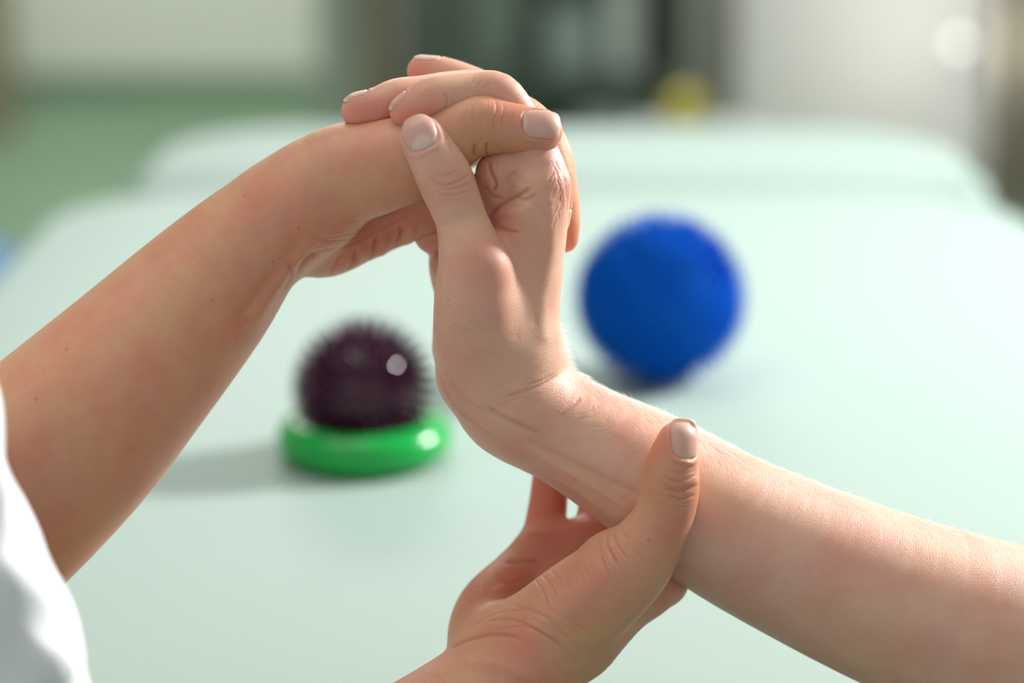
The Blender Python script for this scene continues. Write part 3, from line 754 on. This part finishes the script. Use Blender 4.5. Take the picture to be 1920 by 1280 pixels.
P_STROKES += bundle([(945, 420), (930, 460)], [(1000, 380), (1000, 440)], 9, 1.7, -.6)
P_STROKES += bundle([(790, 290), (820, 305), (856, 300)], [(806, 372), (850, 390), (900, 380)], 12, 1.6, -.7)
P_STROKES += bundle([(870, 140), (865, 160)], [(950, 150), (930, 175)], 9, 1.6, -.6)
P_STROKES += bundle([(1060, 780), (1100, 770), (1130, 750)], [(1150, 850), (1190, 850), (1220, 830)], 12, 1.8, -.5)
T_STROKES += [
    ([(893, 188), (886, 212), (893, 240)], 2.4, -1.5), ([(927, 182), (931, 206), (922, 246)], 2.4, -1.6), ([(912, 186), (916, 206)], 2, -.8), ([(944, 190), (943, 212)], 2, -.9), ([(878, 205), (872, 225), (880, 245)], 2, -.9),
    ([(891, 268), (888, 282), (892, 296)], 3.0, -4), ([(913, 266), (912, 280), (914, 296)], 3.0, -4.5), ([(902, 270), (902, 290)], 5, 2), ([(925, 270), (945, 282)], 2.5, -1),
    ([(905, 200), (920, 205)], 14, 1.5), ([(740, 236), (770, 262), (800, 270)], 10, -2),
    ([(575, 440), (620, 452), (690, 440), (770, 400)], 2.6, -1.8), ([(560, 425), (620, 445), (700, 425)], 2.2, -1.0), ([(598, 470), (650, 462), (720, 432)], 3, -2.8),
    ([(557, 520), (568, 492), (598, 470)], 5, -6, -160), ([(530, 545), (545, 520), (540, 490)], 5, -4, -160),
    ([(485, 590), (530, 520), (575, 465)], 13, 5, -120), ([(455, 590), (505, 525), (550, 470)], 12, -5, -120), ([(540, 420), (560, 450), (570, 470)], 14, -3),
    ([(640, 524), (660, 496), (668, 466)], 3.4, -5, -200), ([(686, 500), (700, 474), (706, 444)], 3.4, -6, -200), ([(734, 480), (748, 450), (752, 422)], 3.4, -6, -200), ([(612, 528), (625, 500), (640, 475)], 4, -2.5, -200),
    ([(670, 490), (676, 465)], 8, 4, -200), ([(718, 480), (722, 450)], 8, 4, -200), ([(765, 460), (772, 430)], 8, 4, -200),
    ([(1246, 896), (1275, 903), (1306, 890)], 2.6, -1.8), ([(1238, 914), (1275, 921), (1310, 908)], 2.8, -2.2), ([(1250, 930), (1280, 936), (1306, 926)], 2.6, -1.9), ([(1255, 882), (1280, 884), (1303, 872)], 2.2, -1.2), ([(1262, 868), (1282, 868), (1302, 858)], 2, -.8), ([(1285, 905), (1300, 900)], 9, 2.5),
    ([(1138, 1002), (1142, 1028), (1160, 1060)], 3.2, -3.0), ([(1150, 996), (1158, 1022), (1180, 1050)], 3, -2.4), ([(1124, 1008), (1128, 1040), (1140, 1070)], 3, -2.0), ([(1165, 990), (1176, 1012)], 2.6, -1.6), ([(1140, 1012), (1150, 1030)], 7, 2.5),
    ([(945, 1056), (980, 1050), (1015, 1052)], 3.4, -3.5, -200), ([(985, 1004), (1020, 1002), (1050, 1006)], 3, -2.4, -260), ([(930, 1080), (960, 1090), (985, 1082)], 4, -2, -200),
    ([(1000, 1082), (1018, 1108), (1028, 1138)], 3.0, -2.4), ([(1012, 1074), (1034, 1098), (1042, 1120)], 2.6, -1.8), ([(1030, 1066), (1052, 1088)], 2.4, -1.4), ([(950, 1130), (1010, 1150), (1060, 1185)], 3.0, -1.8),
    ([(832, 1222), (872, 1202), (930, 1188), (990, 1200)], 4.5, -3.6, -120), ([(900, 1168), (955, 1160), (1010, 1182), (1065, 1220)], 3.0, -2.4), ([(920, 1182), (985, 1174), (1035, 1200)], 2.6, -1.8), ([(880, 1180), (930, 1150), (1000, 1140)], 2.6, -1.4),
    ([(880, 1240), (950, 1250), (1020, 1290)], 12, 3), ([(1010, 1180), (1090, 1110), (1150, 1050)], 26, 4), ([(930, 1108), (1000, 1072), (1060, 1025), (1120, 1000)], 8, 3)]
T_STROKES += bundle([(560, 440), (640, 450), (740, 415)], [(600, 400), (680, 410), (790, 370)], 14)
T_STROKES += bundle([(575, 452), (600, 462), (640, 462)], [(640, 440), (720, 420), (810, 385)], 10, 1.7, -.8)
T_STROKES += bundle([(770, 340), (740, 380)], [(830, 350), (800, 390)], 8)
T_STROKES += bundle([(868, 190), (862, 250)], [(955, 195), (945, 260)], 12, 1.6, -.6)
T_STROKES += bundle([(1080, 1040), (1100, 1090), (1110, 1130)], [(1190, 1000), (1215, 1020), (1240, 1050)], 16, 1.8, -.8)
T_STROKES += bundle([(1235, 880), (1270, 890), (1308, 880)], [(1235, 945), (1270, 955), (1308, 945)], 12, 1.6, -.8)
T_STROKES += bundle([(990, 1100), (1040, 1160), (1090, 1200)], [(1080, 1050), (1120, 1120), (1150, 1150)], 14, 1.8, -.6)
T_STROKES += bundle([(960, 1160), (1020, 1190), (1080, 1240)], [(1000, 1110), (1080, 1160), (1140, 1200)], 12, 1.8, -.7)
NAILS_T = [((1012, 240, 131), (1, .01, -.04), (.10, -.14, .97), 70, 54, dict(free=.09, lun=.10, square=3.8)),
           ((1275, 823, 180), (.09, -1, .02), (.32, -.10, .94), 74, 56, dict(free=.12, lun=.08, square=3.4)),
           ((1060, 415, 42), (-.02, 1, -.1), (.97, .05, .2), 48, 38, dict(free=.16, lun=.1, fold=.3))]
NAILS_P = [((790, 254, 184), (-.38, -.92, .1), (-.12, -.16, .98), 70, 62, dict(free=.04, lun=.26, square=2.5)),
           ((753, 197, 133), (-.66, .66, -.05), (-.62, -.66, .44), 46, 36, dict(free=.14, lun=.1, fold=1.0)),
           ((671, 191, 77), (-.90, .40, 0), (-.3, -.86, .42), 50, 40, dict(free=.14, lun=.1, fold=1.0)),
           ((800, 118, -74), (-.97, -.18, 0), (.14, -.86, .5), 52, 40, dict(free=.12, lun=.1, fold=1.0))]
MOLES = [(125, 655, 2.6), (68, 748, 2.6), (512, 490, 2.4), (398, 563, 2.2), (458, 368, 2.0), (560, 428, 2.2), (1255, 842, 0), (1216, 1013, 2.4)]

therapist = empty('person', to_world([[-500, 2300, 500]])[0], 'person in a white tunic bending back the other person\'s wrist with both hands', 'person')
patient = empty('person', to_world([[2900, 1300, -300]])[0], 'person resting a bare pale forearm from the right, hand bent upward by the other person', 'person')
t_body = person_body(TF, ((-110, 70, -270), (1370, 1510, 430)), ((-1350, 200, -400), (1400, 2300, 1000)), T_STROKES, T_RED, M_SKIN_T, therapist, NAILS_T)
p_body = person_body(PF, ((640, 60, -300), (2060, 1460, 300)), ((1900, 200, -900), (3700, 1700, 400)), P_STROKES, P_RED, M_SKIN_P, patient, NAILS_P)

# nails: centre, direction to the tip, outward normal, length, width
for F_, L_, o_ in ((TF, NAILS_T, therapist), (PF, NAILS_P, patient)):
    for c_, u_, n_, l_, w_, kw in L_: nail(F_, c_, u_, n_, l_, w_, o_, **kw)
print('VERTS', len(t_body.data.vertices), len(p_body.data.vertices))

# ------------------------------------------------------------------ fine pale hair on the patient's forearm
def arm_hair(F, n, parent):
    rows = [(1000, 640), (1060, 708), (1150, 745), (1250, 785), (1330, 830), (1500, 898), (1700, 968), (1920, 1024)]
    line = np.array(rows, float); L = np.concatenate([[0], np.cumsum(np.linalg.norm(np.diff(line, axis=0), axis=1))])
    bias = RNG.random(n)
    s = np.where(bias < .74, RNG.uniform(0.03, 0.42, n), RNG.uniform(0.3, 1, n))*L[-1]
    X = np.interp(s, L, line[:, 0]); Y = np.interp(s, L, line[:, 1])
    down = np.array([-.42, .9]); dz = RNG.normal(0, 1, n)
    off = np.abs(RNG.normal(0, 1, n))
    A = np.stack([X+off*-18-10, Y+off*36+30, np.zeros(n)], 1)
    z = RNG.uniform(-70, 190, n)
    # march on the surface from outside, along a direction turned between upward and towards the viewer
    th = np.abs(RNG.normal(0, .30, n))
    D = np.stack([.42*np.cos(th), -.9*np.cos(th), np.sin(th)], 1); D /= np.linalg.norm(D, axis=1)[:, None]
    B = np.stack([X-55, Y+118, np.zeros(n)], 1)+D*330
    for _ in range(45): B = B-D*np.clip(F.eval(B), -6, 60)[:, None]*.9
    ok = (np.abs(F.eval(B)) < 3); B = B[ok]; D = D[ok]; n = len(B)
    along = np.array([.62, .74, .22])
    vs = []; fs = []
    for i in range(n):
        N_ = D[i]; ln = RNG.uniform(14, 34)*(.6 if B[i][0] < 1075 else 1); t = along*(1 if RNG.random() < .9 else -.2)+RNG.normal(0, .28, 3)
        t -= N_*(t@N_)*.9; t /= np.linalg.norm(t); side = np.cross(t, N_); side /= np.linalg.norm(side)+1e-9
        base = B[i]-N_*1.0; k = len(vs)
        for q, (f, h) in enumerate(((0, 0), (.35, .22), (.7, .36), (1, .42))):
            c = base+t*ln*f+N_*ln*h*.5; w = .32*(1-.75*f)
            vs += [c+side*w, c+N_*w*1.2, c-side*w]
        for q in range(3):
            a = k+q*3
            for j in range(3): fs.append((a+j, a+(j+1) % 3, a+3+(j+1) % 3, a+3+j))
    me = np_mesh('arm_hair', to_world(vs), np.array(fs))
    o = link_mesh('arm_hair', me, M_HAIR, parent); return tag(o, 'fine pale hair on the forearm and wrist', kind='stuff')
M_HAIR = mat('pale_hair', (0.98, 0.93, 0.84), 0.4, sss=.6)
arm_hair(PF, 2300, patient)

# ------------------------------------------------------------------ clothes
M_TUNIC = mat('white_cotton', (0.85, 0.87, 0.90), 0.85, bump=0.25, bscale=900)
M_GREYCLOTH = mat('pale_grey_cotton', (0.62, 0.66, 0.70), 0.85, bump=0.25, bscale=900)
CF = Field()
CF.chain([(-320, 740, 650, 200), (-195, 930, 645, 180), (-95, 1080, 640, 180), (-25, 1280, 620, 188), (20, 1500, 600, 180)], k=60)
CF.chain([(-260, 750, 620, 240), (-420, 900, 560, 300), (-640, 1400, 520, 340), (-700, 1900, 500, 330), (-700, 2300, 480, 340)], k=120)
CF.chain([(-560, 700, 500, 260), (-780, 690, 420, 250), (-660, 840, 300, 232), (-480, 1010, 190, 226)], k=100)
# soft folds near the elbow
CF.chain([(-90, 850, 760, 40), (-40, 900, 760, 46), (-20, 980, 750, 40)], k=60)
CF.chain([(0, 1080, 760, 40), (60, 1160, 745, 44), (100, 1250, 730, 40)], k=60)
CF.chain([(-20, 1105, 830, 22), (50, 1150, 815, 26), (110, 1165, 760, 20)], k=50, mode='sub')
CF.chain([(-60, 985, 850, 16), (0, 1010, 835, 20), (50, 1010, 780, 14)], k=40, mode='sub')
Vt, Qt = CF.mesh((-1200, 350, -100), (260, 2500, 1050), 10, smooth=3)
w = 0.5*np.sin(Vt[:, 1]*.030+Vt[:, 0]*.022+2.2*np.sin(Vt[:, 0]*.013+Vt[:, 2]*.02))+.8*np.sin(Vt[:, 1]*.011-Vt[:, 0]*.017+Vt[:, 2]*.012)
Vt = Vt+normals(Vt, Qt)*(w*8)[:, None]
me = np_mesh('tunic', to_world(Vt), Qt)
bm = bmesh.new(); bm.from_mesh(me); bmesh.ops.recalc_face_normals(bm, faces=bm.faces); bm.to_mesh(me); bm.free()
tag(link_mesh('tunic', me, M_TUNIC, therapist), 'white tunic with a creased sleeve')
CF2 = Field()
CF2.chain([(2660, 1140, -230, 215), (3000, 850, -420, 235), (3350, 560, -560, 270)], k=60)
CF2.chain([(3350, 560, -560, 270), (3700, 620, -560, 330), (3800, 1200, -500, 370), (3850, 1900, -450, 380)], k=150)
Vt, Qt = CF2.mesh((2350, 150, -1100), (4350, 2400, 100), 16, smooth=2)
Vt = Vt+normals(Vt, Qt)*(14*np.sin(Vt[:, 1]*.03+Vt[:, 0]*.02))[:, None]
me = np_mesh('shirt', to_world(Vt), Qt)
bm = bmesh.new(); bm.from_mesh(me); bmesh.ops.recalc_face_normals(bm, faces=bm.faces); bm.to_mesh(me); bm.free()
link_mesh('shirt', me, M_GREYCLOTH, patient)
